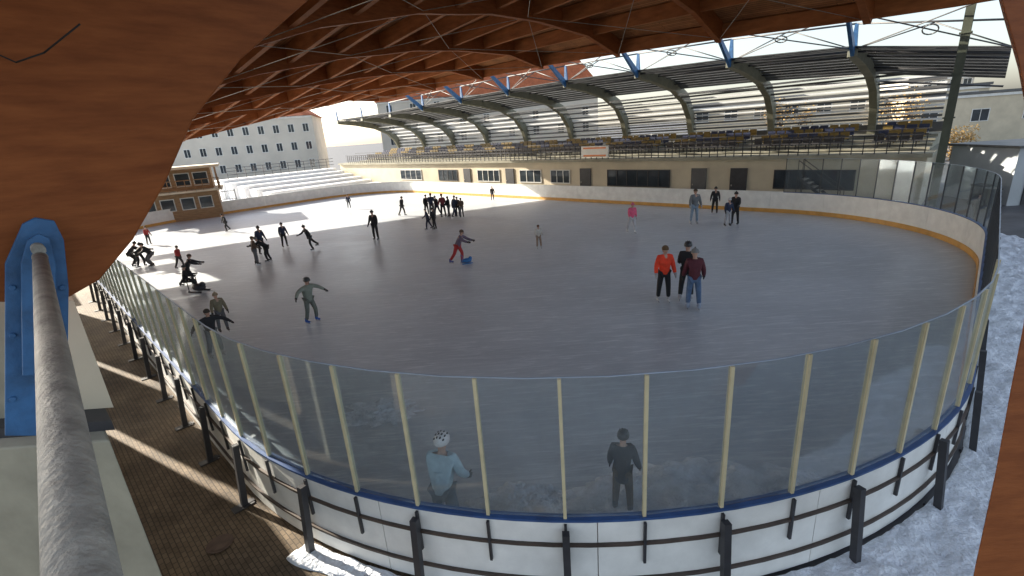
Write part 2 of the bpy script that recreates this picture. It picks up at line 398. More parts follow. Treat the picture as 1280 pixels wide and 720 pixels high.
mb.prism(p2,AX*.04)
for y in (360,420,500):
    for x in (16,78): c=PS(x,y,4.40); mb.tube(c,c+AX*.03,.02,n=6)
mb.build('steel_bracket',M['blue'],roof,bev=.006)
a=P(50,322,3.0); b=P(103,725,.72)
mb=MB(); mb.tube(a,b+(b-a)*.5,.036,.050,n=24); mb.ell(a,.04,.04,.04); mb.build('steel_tube',M['galv'],roof)
a2=P(70,440,2.9); b2=P(100,610,1.5)
mb=MB(); mb.beam(a2,b2,.02,.05); mb.build('bracket_flange',M['blue'],roof)
c=PS(48,312,4.2); mb=MB(); mb.tube(c-AX*.04,c+AX*.2,.035,n=12); mb.build('pin_bolt',M['galv'],roof)
mb=MB(); pts=[P(-20,60,3.0),P(20,78,3.0),P(55,66,3.0),P(100,30,3.0)]
for u,v in zip(pts,pts[1:]): mb.tube(u,v,.005,n=6)
mb.build('cable',M['rubber'],roof)
SH=.8
def BZ(s): return .45*math.sin(math.pi*clampf((s-4)/43))-.95*clampf((6.5-s)/6.5)
def RZ(s,d=28.2): return ZD(min(s,SEND),d)
for k in range(10):
    s=5+SH+6*k; z=BZ(s)
    mb=MB()
    if s<SEND: mb.beam(W(s,31.1,7.8+z),W(s,28.2,RZ(s)+.35),.16,.42,.16,.12)
    mb.beam(W(s,31.1,7.9+z),W(s,31.1,9.1+z),.14,.3,.1,.14,up=AX); mb.build('steel_strut',M['blue'],roof)
    s2=s-6
    if k<8:
        mb=MB(); mb.tube(W(s2,28.4,RZ(s2)),W(s,28.4,RZ(s)),.05,n=8); mb.tube(W(s2,31.1,9.1+BZ(s2)),W(s,31.1,9.1+z),.045,n=8); mb.build('chord_tube',M['slat'],roof)
for k in range(-1,6):
    s=5+SH+6*k; s6=s+6; sm=s+3
    mb=MB(); a=W(s,31.1,7.95+BZ(s));b=W(s6,28.4,RZ(s6));c_=W(s6,31.1,7.95+BZ(s6));d_=W(s,28.4,RZ(s))
    mb.tube(a,b,.03,n=6); mb.tube(c_,d_,.03,n=6)
    mb.tube(a,W(sm,31.1,9.1+BZ(sm)),.03,n=6); mb.tube(W(sm,31.1,9.1+BZ(sm)),c_,.03,n=6)
    c=(a+b)/2; n=14; e1=AX; e2=(d_-a).normalized()
    for i in range(n):
        t0=2*math.pi*i/n;t1=2*math.pi*(i+1)/n
        mb.tube(c+(e1*math.cos(t0)+e2*math.sin(t0))*.28,c+(e1*math.cos(t1)+e2*math.sin(t1))*.28,.03,n=5)
    mb.build('cross_brace',M['slat'],roof)
colm_=thing('steel_column','tall dark green steel column at the right end of the grandstand','column',W(1.6,29.8,0))
mb=MB()
for off in (-.17,.17): mb.box((off*q,off*q,0),.30,.03,9.3,R(-45),True)
mb.box((0,0,0),.04,.34,9.3,R(-45),True); mb.build('shaft',M['rib2'],colm_)
mb=MB()
for z in (0.01,2.4,4.4,6.2,7.8,9.2): mb.box((0,0,z),.42,.44,.06,R(-45),True)
mb.build('flange_plate',M['rib2'],colm_)
# concrete piers
pier=thing('concrete_pier','grey concrete pier under the blue bracket at the lower left','pier',(-3.35,3.4,0),0,'concrete piers of the roof arches')
def rel(ps,o): return [Vector(p)-Vector(o) for p in ps]
o0=(-3.35,3.4,0)
mb=MB(); mb.prism(rel([(-3.35,3.4,0),(-4.6,4.65,0),(-6.5,4.65,0),(-6.5,3.4,0)],o0),(0,0,3.05)); mb.build('pier_block',M['concrete'],pier,bev=.015)
mb=MB(); mb.prism(rel([(-3.42,3.55,3.052),(-4.6,4.7,3.052),(-6.5,4.7,3.052),(-6.5,3.55,3.052)],o0),(0,0,.09)); mb.build('bearing_plate',M['darkpost'],pier)
mb=MB(); mb.prism(rel([(-3.57,3.77,3.144),(-4.6,4.8,3.144),(-5.2,4.8,3.144),(-3.92,3.77,3.144)],o0),(0,0,1.0)); mb.build('render_slab',M['creamwall'],pier)
mb=MB(); mb.prism(rel([(-3.95,3.72,3.144),(-4.9,4.5,3.144),(-6.5,4.5,3.144),(-6.5,3.72,3.144)],o0),(0,0,1.2)); mb.build('upper_block',M['concrete'],pier)
for k,nm in ((1,'second'),(2,'third'),(3,'fourth')):
    s=5+6*k; mb=MB(); mb.sb(s-.3,s+.6,-.95,-.45,0,4.6); tag(mb.build('concrete_pier',M['concrete']),'concrete pier behind the left arch, %s from the camera'%nm,'pier','concrete piers of the roof arches')
# wall added to block low sun, its gaps leave light patches on the paving
gw=thing('sun_block_wall','added cream wall with gaps, shading the paved path at left','wall')
for (sa,sb_,h) in ((8.0,10.6,4.3),(13.0,16.6,4.3),(18.2,22.5,4.3),(24,30,4.3),(32,40,3.4)):
    mb=MB(); mb.sb(sa,sb_,-1.35,-1.1,0,h); mb.build('sun_block_panel',M['creamwall'],gw)
c=G(275,680,.02); mb=MB(); mb.tube((0,0,0),(0,0,.012),.17,n=28); mb.tube((0,0,.012),(0,0,.016),.13,n=28)
o=mb.build('manhole_cover',M['rust']); o.location=c; tag(o,'round rusty manhole cover in the brick paving','manhole cover')
# ---------------------------------------------------------------- grandstand
gs=thing('grandstand','long covered grandstand with curved olive ribs and cream base wall behind the rink','grandstand')
SE=62
mb=MB(); mb.sb(2.2,SE,31.5,31.9,0,2.6); mb.build('base_wall',M['creamwall'],gs)
mb=MB(); mb.sb(2.2,2.6,31.92,40,0,2.6); mb.build('end_wall',M['creamwall'],gs)
mb=MB(); mb.sb(2.0,SE,31.25,40.2,2.603,2.8); mb.build('deck_slab',M['concrete'],gs)
def win(sa,sb_,za,zb,n,dark=True):
    f=MB(); f.sb(sa,sb_,31.44,31.497,za,za+.07); f.sb(sa,sb_,31.44,31.497,zb-.07,zb)
    for i in range(n+1):
        x=sa+(sb_-sa)*i/n; x=min(max(x,sa+.03),sb_-.03); f.sb(x-.03,x+.03,31.442,31.495,za+.07,zb-.07)
    fo=f.build('window',M['darkpost'] if dark else M['frame'],gs)
    g=MB(); g.sb(sa+.02,sb_-.02,31.47,31.49,za+.02,zb-.02); g.build('pane',M['winglass'],fo)
win(5,9,.9,2.0,5); win(15.5,20.5,.8,2.0,6); win(24,26,.9,2.0,3,False); win(27,29.5,.9,2.0,3,False); win(32,35,.9,2.0,4,False); win(38,41,.9,2.0,4); win(44,48,.9,2.0,4,False)
for s in (11,13.5,22.5,30.7,36.5):
    mb=MB(); mb.sb(s-.5,s+.5,31.43,31.49,.05,2.1); d_=mb.build('door',M['darkpost'] if s!=13.5 else M['slat'],gs)
    mb=MB(); mb.sb(s+.35,s+.42,31.40,31.428,1.0,1.1); mb.build('handle',M['galv'],d_)
RP=[(30.9,8.05),(33.5,7.95),(35.8,7.5),(37.2,6.95)]
for k in range(10):
    s0=2.3 if k==0 else 5+SH+6*(k-1); s1=5+SH if k==0 else s0+6
    mb=MB()
    for z in (2.95,3.2,3.45,3.7): mb.sb(s0,s1,31.30,31.34,z,z+.04)
    n=int((s1-s0)/.5)
    for i in range(n): x=s0+(s1-s0)*i/n; mb.sb(x,x+.04,31.29,31.35,2.8,3.74)
    mb.build('railing',M['darkpost'],gs)
    for r_ in range(4):
        d=33.2+1.25*r_; zt=2.95+.16*r_
        mb=MB(); mb.sb(s0,s1,d,d+1.25 if r_<3 else 40,2.81,zt); mb.build('terrace_step',M['concrete'],gs)
        mb=MB(); n=int((s1-s0-.8)/.55)
        for i in range(n):
            x=s0+.4+i*.55; mb.mi=(1 if (i//3+r_)%2 else 0) if r_>0 else 2
            mb.sb(x,x+.46,d+.35,d+.80,zt+.30,zt+.36); mb.sb(x,x+.46,d+.80,d+.86,zt+.33,zt+.74); mb.sb(x+.2,x+.26,d+.6,d+.66,zt,zt+.30)
        mb.build('seat_row',[M['seatb'],M['seaty'],M['seatdk']],gs)
    mb=MB()
    for z in (3.3,3.6,3.9): mb.sb(s0,s1,32.7,32.74,z,z+.04)
    mb.build('barrier_rail',M['darkpost'],gs)
    mb=MB(); mb.sb(s0,s1,39.7,39.85,2.81,4.0); mb.build('rear_wall',M['slat'],gs)
    mb=MB(); z=4.1; i=0
    while z<7.0:
        mb.mi=0 if i%2 else 1
        dd=39.6-(2.2*max(0,z-5.6)**1.1)
        mb.sb(s0+.15,s1-.15,dd,dd+.06,z,z+(.12 if i%2==0 else .13)); z+=.2; i+=1
    mb.build('louvre_screen',[M['slat'],M['slatw']],gs)
    mb=MB()
    ss=s0-2.2 if k==0 else s0; zA=BZ(ss); zB=BZ(s1)
    for a,b in zip(RP,RP[1:]):
        nr=4
        for j in range(nr):
            d0=a[0]+(b[0]-a[0])*j/nr; d1=a[0]+(b[0]-a[0])*(j+.78)/nr; z0=a[1]+(b[1]-a[1])*j/nr; z1=a[1]+(b[1]-a[1])*(j+.78)/nr
            mb.hexa([W(ss,d0,z0+zA),W(s1,d0,z0+zB),W(s1,d1,z1+zB),W(ss,d1,z1+zA)],[W(ss,d0,z0+.05+zA),W(s1,d0,z0+.05+zB),W(s1,d1,z1+.05+zB),W(ss,d1,z1+.05+zA)])
    mb.build('roof_panel',M['roofmetal'],gs)
    for d,z in ((31.1,7.85),(33.5,7.78),(36,7.3),(37.8,6.6)):
        mb=MB(); mb.tube(W(ss,d,z+zA),W(s1,d,z+zB),.05,n=8); mb.build('purlin_tube',M['darkpost'],gs)
RB=[(39.9,2.8,.6,0),(39.8,4.1,.68,.1),(39.3,5.3,.75,.4),(38.2,6.4,.8,.8),(36.3,7.15,.72,1),(33.6,7.6,.58,1),(31,7.8,.38,1)]
for k in range(10):
    s=5+SH+6*k; lo=[];hi=[]
    for i,(d,z,h,w_) in enumerate(RB):
        a=RB[max(0,i-1)]; b=RB[min(len(RB)-1,i+1)]; z=z+BZ(s)*w_
        t=Vector((b[0]-a[0],b[1]-a[1])).normalized(); n_=Vector((-t.y,t.x))
        lo.append(W(s-.2,d+n_.x*h/2,z+n_.y*h/2)); hi.append(W(s-.2,d-n_.x*h/2,z-n_.y*h/2))
    mb=MB(); mb.ribbon(lo,hi,AX*.42); mb.build('roof_rib',M['rib'],gs,bev=.01)
mb=MB(); mb.sb(20.2,22.6,31.15,31.24,2.95,3.75); so=tag(mb.build('sign_board',M['sign']),'white rectangular sign board on the grandstand railing','sign')
mb=MB(); mb.sb(20.4,22.4,31.125,31.147,3.0,3.12); mb.sb(20.4,22.4,31.125,31.147,3.55,3.66); mb.build('stripe',M['signo'],so)
st=thing('metal_stair','small metal stair beside the right end of the grandstand wall','stair',W(5.5,30.9,0),R(135))
mb=MB()
for i in range(8): mb.box((i*.25,0,.15+i*.2),.26,.9,.04)
mb.build('tread',M['galv'],st)
for y in (-.47,.47):
    mb=MB(); mb.beam((-.1,y,.05),(2.0,y,1.7),.04,.14); mb.beam((-.1,y,1.0),(2.0,y,2.6),.03,.04); mb.beam((-.1,y,0),(-.1,y,1.0),.03,.03,up=Vector((1,0,0))); mb.beam((2,y,0),(2,y,2.6),.03,.03,up=Vector((1,0,0))); mb.build('handrail',M['darkpost'],st)
# ---------------------------------------------------------------- background buildings
def building(name,label,c0,c1,depth,h,wall,rows,cols,ww,wh,roofm=None,rh=0,sill=1.2,fh=3,over=.4,chim=0):
    c0=Vector((*c0,0)); c1=Vector((*c1,0)); u=(c1-c0); L=u.length; u.normalize(); n=Vector((-u.y,u.x,0))
    if n.dot(c0)<0: n=-n
    rz=math.atan2(u.y,u.x)
    t=thing(name,label,'building',c0,rz)
    sgn=1 if n.dot(Vector((-math.sin(rz),math.cos(rz),0)))>0 else -1
    Y=lambda y:y*sgn
    def lb(mb,x0,x1,y0,y1,z0,z1):
        y0,y1=Y(y0),Y(y1); mb.hexa([(x0,y0,z0),(x1,y0,z0),(x1,y1,z0),(x0,y1,z0)],[(x0,y0,z1),(x1,y0,z1),(x1,y1,z1),(x0,y1,z1)])
    mb=MB(); lb(mb,0,L,0,depth,0,h); mb.build('wall',wall,t)
    mb=MB(); lb(mb,-.1,L+.1,-.15,-.002,h-.35,h-.05); mb.build('cornice',M['frame'],t)
    for r_ in range(rows):
        for c in range(cols):
            x=L*(c+.5)/cols; z=sill+r_*fh
            f=MB(); b=.09
            lb(f,x-ww/2,x+ww/2,-.07,-.003,z,z+b); lb(f,x-ww/2,x+ww/2,-.07,-.003,z+wh-b,z+wh); lb(f,x-ww/2,x-ww/2+b,-.069,-.004,z+b,z+wh-b); lb(f,x+ww/2-b,x+ww/2,-.069,-.004,z+b,z+wh-b); lb(f,x-b/3,x+b/3,-.068,-.004,z+b,z+wh-b)
            fo=f.build('window',M['frame'],t)
            g=MB(); lb(g,x-ww/2+.02,x+ww/2-.02,-.03,-.008,z+.02,z+wh-.02); g.build('pane',M['winglass'],fo)
    if roofm:
        mb=MB(); y0,y1,ym=Y(-over),Y(depth+over),Y(depth/2)
        mb.add([(-over,y0,h),(L+over,y0,h),(L+over,y1,h),(-over,y1,h),(depth*.35,ym,h+rh),(L-depth*.35,ym,h+rh)],[(0,1,5,4),(2,3,4,5),(1,2,5),(3,0,4),(0,1,2,3)])
        ro=mb.build('roof',roofm,t)
        for i in range(chim):
            x=L*(i+1)/(chim+1); mb=MB(); lb(mb,x-.4,x+.4,depth/2-.3,depth/2+.3,h+rh-.8,h+rh+1.0); mb.build('chimney',M['greywall'],ro)
    else:
        mb=MB(); lb(mb,-.2,L+.2,-.2,depth+.2,h+.002,h+.3); mb.build('roof',M['slat'],t)
    return t
building('school_building','long beige grey building with rows of windows behind the left boards',(-66,86),(-34,93),14,10.6,M['greywall'],3,13,1.1,1.5,M['tile'],4,sill=1.6,fh=3.1,chim=3)
building('tall_house','large building with an orange tiled roof rising behind the grandstand',(-24,102),(19,98),14,12.5,M['greywall'],4,9,1.3,1.7,M['tile'],8,chim=2)
building('low_building','long pale low building in the distance at the right edge',(50,62),(95,56),12,5.6,M['creamwall'],1,8,2.0,1.5,sill=2.4)
building('apartment_block','distant grey block with a flat roof above the low building at right',(74,92),(84,90),12,9.0,M['greywall'],3,5,1.4,1.4)
building('office_block','pale flat roofed block seen through the middle of the grandstand',(28,75),(60,62),10,6.6,M['creamwall'],2,9,1.8,1.5,sill=1.5)
sp=G(1290,256); sp.z=0
sh=thing('storage_shed','grey metal shed with a dark doorway at the right edge','shed',sp,R(-5))
mb=MB(); mb.box((2,2.2,0),6,4,2.75,0,True); mb.build('wall',pm('shed_metal',(.45,.48,.50),.5,.1,1),sh)
mb=MB(); mb.box((2,2.2,2.752),6.3,4.3,.12,0,True); mb.build('roof',M['slat'],sh)
mb=MB(); mb.box((.3,.17,.02),1.4,.04,2.2,0,True); mb.build('door',M['darkpost'],sh)
for i,(px,py) in enumerate(((1222,256),(1232,262))):
    b_=G(px,py); mb=MB(); mb.box((0,0,.08),.5,.6,.9,0,True); mb.box((0,0,.985),.56,.66,.07,0,True); mb.tube((-.2,.32,.1),(.2,.32,.1),.1,n=12)
    o=mb.build('waste_bin',M['darkpost']); o.location=(b_.x,b_.y,0); tag(o,('left','right')[i]+' dark waste bin on the asphalt near the green column','bin','waste bins by the column')
hp=P(236,290,42); hp.z=0
hu=thing('wooden_clubhouse','two storey timber clubhouse with a glazed balcony behind the left boards','building',hp,R(28))
mb=MB(); mb.box((0,0,0),6,4,2.3,0,True); mb.build('lower_wall',M['timberhut'],hu)
mb=MB(); mb.box((0,.3,2.45),5.6,3.4,1.7,0,True); mb.build('upper_wall',M['timberhut'],hu)
mb=MB(); mb.box((0,-.4,2.302),6.8,5.0,.14,0,True); mb.build('balcony_slab',M['creamwall'],hu)
mb=MB(); mb.box((0,-.1,4.16),7.0,5.2,.2,0,True); mb.build('roof',M['creamwall'],hu)
for x in (-2,-.7,.7,2):
    f=MB(); f.box((x,-1.43,2.75),1.1,.05,1.1,0,True); fo=f.build('window',M['frame'],hu)
    g=MB(); g.box((x,-1.46,2.82),.96,.03,.96,0,True); g.build('pane',M['winglass'],fo)
    f=MB(); f.box((x,-2.03,.9),1.0,.05,1.0,0,True); fo=f.build('window',M['frame'],hu)
    g=MB(); g.box((x,-2.06,.97),.86,.03,.86,0,True); g.build('pane',M['winglass'],fo)
mb=MB()
for z in (2.9,3.3): mb.box((0,-2.85,z),6.7,.05,.06)
for i in range(12): mb.box((-3.3+i*.6,-2.85,2.44),.05,.05,.9,0,True)
mb.build('balcony_railing',M['timberhut'],hu)
for x in (-3.2,3.2): mb=MB(); mb.box((x,-2.5,2.44),.14,.14,1.72,0,True); mb.build('balcony_post',M['timberhut'],hu)
te=thing('white_terrace','sunlit white snow covered terraces with railings at the far corner of the ice','terrace')
for i in range(7):
    mb=MB(); mb.sb(49.5+i*2.2,51.65+i*2.2,20-i*.5,31.2,0,.25+.33*i); mb.build('terrace_wall',M['whitewall'],te)
mb=MB()
for z in (2.7,3.1,3.45): mb.sb(62.7,62.75,18,31,z,z+.05)
for i in range(13): mb.sb(62.7,62.76,18+i,18.05+i,2.2,3.5)
mb.build('railing',M['darkpost'],te)
fe=thing('mesh_fence','low metal fence with posts in front of the grey building','fence')
for i in range(12):
    s=51; d=-6+i*1.9
    mb=MB(); mb.sb(s,s+.07,d,d+.07,0,1.9); mb.build('fence_post',M['darkpost'],fe)
    if i<11:
        mb=MB()
        for z in (.3,1.0,1.75): mb.sb(s,s+.04,d+.075,d+1.89,z,z+.05)
        for j in range(1,7): mb.sb(s+.01,s+.03,d+j*.27,d+j*.27+.03,.1,1.85)
        mb.build('fence_panel',M['darkpost'],fe)
cp=P(358,240,62); cp.z=0
car=thing('parked_car','red car parked beyond the fence by the grey building','car',cp,R(10))
prof=[(-2.1,.35),(-2.1,.85),(-1.6,.95),(-.9,1.42),(.7,1.45),(1.3,.98),(2.0,.85),(2.1,.4)]
mb=MB(); mb.prism([(x,-.85,z) for x,z in prof],(0,1.7,0)); mb.build('body',M['carred'],car,bev=.06)
mb=MB(); mb.prism([(x,-.865,z) for x,z in ((-1.35,.98),(-.82,1.36),(.62,1.38),(1.1,1.0))],(0,1.73,0)); mb.build('side_window',M['winglass'],car)
for x in (-1.3,1.3):
    for y in (-.8,.8): mb=MB(); mb.tube((x,y-.1,.33),(x,y+.1,.33),.33,n=18); w=mb.build('wheel',M['rubber'],car); mb=MB(); mb.tube((x,y-.11,.33),(x,y+.11,.33),.18,n=12); mb.build('rim',M['galv'],w)
def tree(loc,h,r,label,leaf,name='bare_tree',nl=900,group=None):
    t=thing(name,label,'tree',loc,0,group)
    mb=MB(); tips=[]
    def br(p,d,l,rad,lv):
        e=p+d*l; mb.tube(p,e,rad,rad*.65,n=6)
        if lv==0: tips.append(e); return
        for i in range(3 if lv>1 else 4):
            nd_=(d+Vector((random.uniform(-.8,.8),random.uniform(-.8,.8),random.uniform(-.1,.5)))).normalized()
            br(e,nd_,l*random.uniform(.55,.8),rad*.6,lv-1)
            if lv<3: tips.append(e)
    br(Vector((0,0,0)),Vector((0,0,1)),h*.32,h*.022,4)
    mb.build('trunk',M['bark'],t)
    mb=MB()
    for i in range(nl):
        c=random.choice(tips)+Vector([random.gauss(0,r*.16) for _ in range(3)])
        a=Vector([random.gauss(0,1) for _ in range(3)]).normalized(); b=a.orthogonal().normalized(); s=random.uniform(.06,.16)
        mb.add([c-a*s,c+b*s*.6,c+a*s,c-b*s*.6],[(0,1,2,3)])
    mb.build('crown',leaf,t)
tree(W(6,58,0),6.5,3,'brownish tree standing behind the rightmost grandstand bays',M['leafdry'])
tree(W(16,60,0),7,3,'thin tree with dry foliage visible under the middle of the grandstand roof',M['leafdry'])
tree((-52,75,0),8,3,'bare brown tree in front of the left end of the grey building',M['leafdry'],nl=300)
def hedge(loc,lx,ly,h,rz,label,leaf,n=3500):
    t=thing('hedge',label,'hedge',loc,rz)
    mb=MB()
    for i in range(n):
        c=Vector((random.uniform(-lx/2,lx/2),random.uniform(-ly/2,ly/2),random.uniform(0,1)**.7*h*(.85+.15*math.sin(i))))
        a=Vector([random.gauss(0,1) for _ in range(3)]).normalized(); b=a.orthogonal().normalized(); s=random.uniform(.05,.11)
        mb.add([c-a*s,c+b*s*.7,c+a*s,c-b*s*.7],[(0,1,2,3)])
    mb.build('foliage',leaf,t)
    mb=MB()
    for i in range(8): x=-lx/2+lx*(i+.5)/8; mb.tube((x,0,0),(x,0,h*.7),.05,.02,n=5)
    mb.build('stem',M['bark'],t)
hl=P(1168,214,44); hl.z=0
hedge(hl,5.5,1.2,3.0,R(-10),'yellowish dry hedge between the grandstand end and the green column',M['leafdry'])
# ---------------------------------------------------------------- people
SK=[]
SKIN=pm('skin',(.50,.30,.22),.6,.1,8)
def skinobj(name,vs,es,rs,mat,parent,root=0,sub=1):
    me=bpy.data.meshes.new(name); me.from_pydata([tuple(v) for v in vs],es,[])
    o=bpy.data.objects.new(name,me); C.objects.link(o); o.parent=parent
    o.modifiers.new('Skin','SKIN'); sd=me.skin_vertices[0].data
    for i,r in enumerate(rs):
        sd[i].radius=(r,r) if not isinstance(r,tuple) else r; sd[i].use_root=(i==root)
    o.modifiers['Skin'].use_smooth_shade=True
    ss=o.modifiers.new('Sub','SUBSURF'); ss.levels=sub; ss.render_levels=sub
    me.materials.append(mat); SK.append(o); return o
def dr(f,o,side):
    f,o=R(f),R(o); return Vector((side*math.sin(o),math.sin(f)*math.cos(o),-math.cos(f)*math.cos(o)))
POSE={
'stand':dict(lean=4,legs=((4,5,6),(-2,6,4)),arms=((8,12,20),(4,14,25))),
'stand2':dict(lean=2,legs=((0,7,4),(6,5,10)),arms=((15,8,60),(10,10,45))),
'glide':dict(lean=16,legs=((28,7,34),(-22,10,14)),arms=((25,35,25),(-20,38,20))),
'glide2':dict(lean=20,legs=((12,6,28),(-38,10,6)),arms=((-25,25,30),(35,28,30))),
'balance':dict(lean=10,legs=((14,8,24),(4,9,20)),arms=((20,62,20),(15,70,15))),
'walk':dict(lean=8,legs=((20,4,14),(-16,5,10)),arms=((-16,12,20),(18,12,30))),
'crouch':dict(lean=38,legs=((52,8,78),(40,9,70)),arms=((50,10,30),(55,10,25))),
'push':dict(lean=28,legs=((22,6,30),(-20,6,16)),arms=((58,6,18),(58,6,18))),
'sit':dict(lean=6,legs=((82,8,80),(80,8,75)),arms=((35,10,50),(35,10,50))),
'bend':dict(lean=48,legs=((20,9,30),(8,9,22)),arms=((62,12,25),(50,14,35))),
'lean':dict(lean=13,legs=((10,8,16),(2,9,10)),arms=((14,10,30),(10,12,35))),
}
def person(label,px,fy,ty,face,pose,jack,trou,hat=('hat',(.03,.03,.03)),skate=(.03,.03,.03),hmin=1.15,hmax=1.86,group='people skating at the rink',long=False,hs=None,skates=True,z0=.032):
    base=G(px,fy,z0)
    lo,hi=.5,3
    for _ in range(30):
        m=(lo+hi)/2
        if proj(base+Vector((0,0,m)))[1]>ty: lo=m
        else: hi=m
    Hh=lo
    ps=POSE[pose]
    f={'crouch':.70,'push':.93,'sit':.66,'bend':.82,'glide':.95,'glide2':.95}.get(pose,1.0)
    H=min(max(Hh/f,hmin),hmax) if hs is None else hs
    tc=Vector((-base.x,-base.y,0)).normalized(); ang=math.atan2(tc.y,tc.x)+R(face)-math.pi/2
    t=thing('person',label,'person',base,ang,group)
    h=H*.955; sb2=2 if fy-ty>55 else 1
    lean=R(ps['lean']); td=Vector((0,math.sin(lean),math.cos(lean)))
    pel=Vector((0,0,0)); hip={};kne={};ank={}
    for i,sd in enumerate((-1,1)):
        tf,to,kb=ps['legs'][i]
        hip[sd]=pel+Vector((sd*.052*h,0,-.01*h)); kne[sd]=hip[sd]+dr(tf,to,sd)*.235*h; ank[sd]=kne[sd]+dr(tf-kb,to*.5,sd)*.225*h
    az=.045*h+(.055 if skates else .0)
    sh=az-min(ank[-1].z,ank[1].z)
    if pose=='sit': sh=max(sh,.30*h)
    cx=-(ank[-1].y+ank[1].y)/2
    off=Vector((0,cx,sh))
    pel=pel+off
    for d_ in (hip,kne,ank):
        for k in d_: d_[k]=d_[k]+off
    wai=pel+td*.09*h; che=pel+td*.22*h; nkb=pel+td*.305*h
    hd=Vector((0,math.sin(lean*.45),math.cos(lean*.45)))
    nk=nkb+(td+hd).normalized()*.04*h; h1=nk+hd*.035*h+Vector((0,.010*h,0)); h2=h1+hd*.04*h; h3=h2+hd*.03*h
    shd={};elb={};wri={};hnd={}
    for i,sd in enumerate((-1,1)):
        af,ao,eb=ps['arms'][i]
        shd[sd]=pel+td*.285*h+Vector((sd*.105*h,0,0)); elb[sd]=shd[sd]+dr(af,ao,sd)*.165*h; wri[sd]=elb[sd]+dr(af+eb,ao*.6,sd)*.14*h; hnd[sd]=wri[sd]+dr(af+eb+8,ao*.5,sd)*.04*h
    vs=[pel,wai,che,nkb,nk,h1,h2,h3]; rs=[.07*h,.062*h,.078*h,.05*h,.030*h,.044*h,.050*h,.034*h]; es=[(i,i+1) for i in range(7)]
    for sd in (-1,1):
        b=len(vs); vs+=[shd[sd],elb[sd],wri[sd],hnd[sd]]; rs+=[.038*h,.027*h,.018*h,.016*h]; es+=[(2,b),(b,b+1),(b+1,b+2),(b+2,b+3)]
        b=len(vs); vs+=[hip[sd],kne[sd],ank[sd]]; rs+=[.052*h,.035*h,.024*h]; es+=[(0,b),(b,b+1),(b+1,b+2)]
    skinobj('body',vs,es,rs,SKIN,t,sub=1)
    hem=pel-td*(.035 if not long else .16)*h
    vs=[wai,hem,che,nkb+td*.012*h]; rs=[.088*h,(.088*h if not long else .098*h),.096*h,.050*h]; es=[(0,1),(0,2),(2,3)]
    for sd in (-1,1):
        b=len(vs); vs+=[shd[sd],elb[sd],wri[sd]]; rs+=[.052*h,.041*h,.031*h]; es+=[(2,b),(b,b+1),(b+1,b+2)]
    skinobj('jacket',vs,es,rs,colm(jack[0],jack[1]),t,sub=sb2)
    vs=[pel+td*.02*h]; rs=[.078*h]; es=[]
    for sd in (-1,1):
        b=len(vs); vs+=[hip[sd],kne[sd],ank[sd]+Vector((0,0,.01*h))]; rs+=[.062*h,.046*h,.037*h]; es+=[(0,b),(b,b+1),(b+1,b+2)]
    skinobj('trousers',vs,es,rs,colm(trou[0],trou[1]),t,sub=sb2)
    for sd in (-1,1):
        a=ank[sd]; mb=MB()
        mb.tube(a+Vector((0,-.01*h,.05*h)),a+Vector((0,-.012*h,-.02*h)),.030*h,.032*h,n=10)
        mb.ell(a+Vector((0,-.010*h,-.022*h)),.030*h,.038*h,.024*h); mb.ell(a+Vector((0,.05*h,-.026*h)),.028*h,.055*h,.021*h)
        mb.mi=1
        if skates:
            mb.box(a+Vector((0,.02*h,-.045*h-.03)),.008,.155*h,.035); mb.box(a+Vector((0,-.02*h,-.045*h-.005)),.02,.03*h,.035); mb.box(a+Vector((0,.06*h,-.045*h-.005)),.02,.03*h,.035)
        else: mb.box(a+Vector((0,.02*h,-.045*h+.008)),.055*h,.15*h,.016)
        mb.build('skate' if skates else 'shoe',[colm('boot_%d'%int(skate[0]*100+skate[2]*10),skate,.5),M['steelblade'] if skates else M['rubber']],t)
        d_=(hnd[sd]-wri[sd]).normalized(); x=Vector((sd,0,0)); x=(x-d_*x.dot(d_)).normalized(); y=d_.cross(x)
        mb=MB(); w0=wri[sd]; mb.tube(w0-d_*.012*h,w0+d_*.018*h,.026*h,.024*h,n=8)
        Mx=Matrix((y,x,d_)).transposed()
        mb.ell(w0+d_*.032*h,.024*h,.014*h,.028*h,8,6,mat=Mx)
        for j,l_ in enumerate((.034,.040,.037,.029)):
            o_=y*(j-1.5)*.0115*h; p0=w0+d_*.048*h+o_; p1=p0+d_*l_*.5*h; p2=p1+(d_-x*.5).normalized()*l_*.5*h
            mb.tube(p0,p1,.0066*h,.006*h,n=6); mb.tube(p1,p2,.006*h,.0045*h,n=6)
        p0=w0+d_*.022*h-y*.020*h; p1=p0+(d_-y*.9).normalized()*.028*h; mb.tube(p0,p1,.008*h,.007*h,n=6); mb.tube(p1,p1+d_*.016*h,.007*h,.005*h,n=6)
        mb.build('glove',colm('glove_dark',(.03,.03,.035)) if skate[0]<.5 else colm('glove_light',(.4,.4,.42)),t)
    kind,hc=hat
    mb=MB(); c=h2+hd*.012*h
    if kind=='helmet':
        mb.ell(c,.066*h,.080*h,.064*h,20,12,lo=-.35)
        mb.mi=1
        for xx in (-.040,-.014,.014,.040):
            for yy in (-.045,-.01,.03): mb.ell(c+Vector((xx*h,yy*h,(.064*math.sqrt(max(.05,1-(xx/.066)**2-(yy/.080)**2))-.002)*h)),.008*h,.015*h,.008*h,8,5)
        mb.mi=0; mb.ell(c+Vector((0,.058*h,-.006*h)),.05*h,.035*h,.006*h,12,4)
        mb.build('helmet',[colm('helmet_%d_%d'%(int(hc[0]*99),int(hc[2]*99)),hc,.35),M['rubber']],t)
    elif kind=='hat':
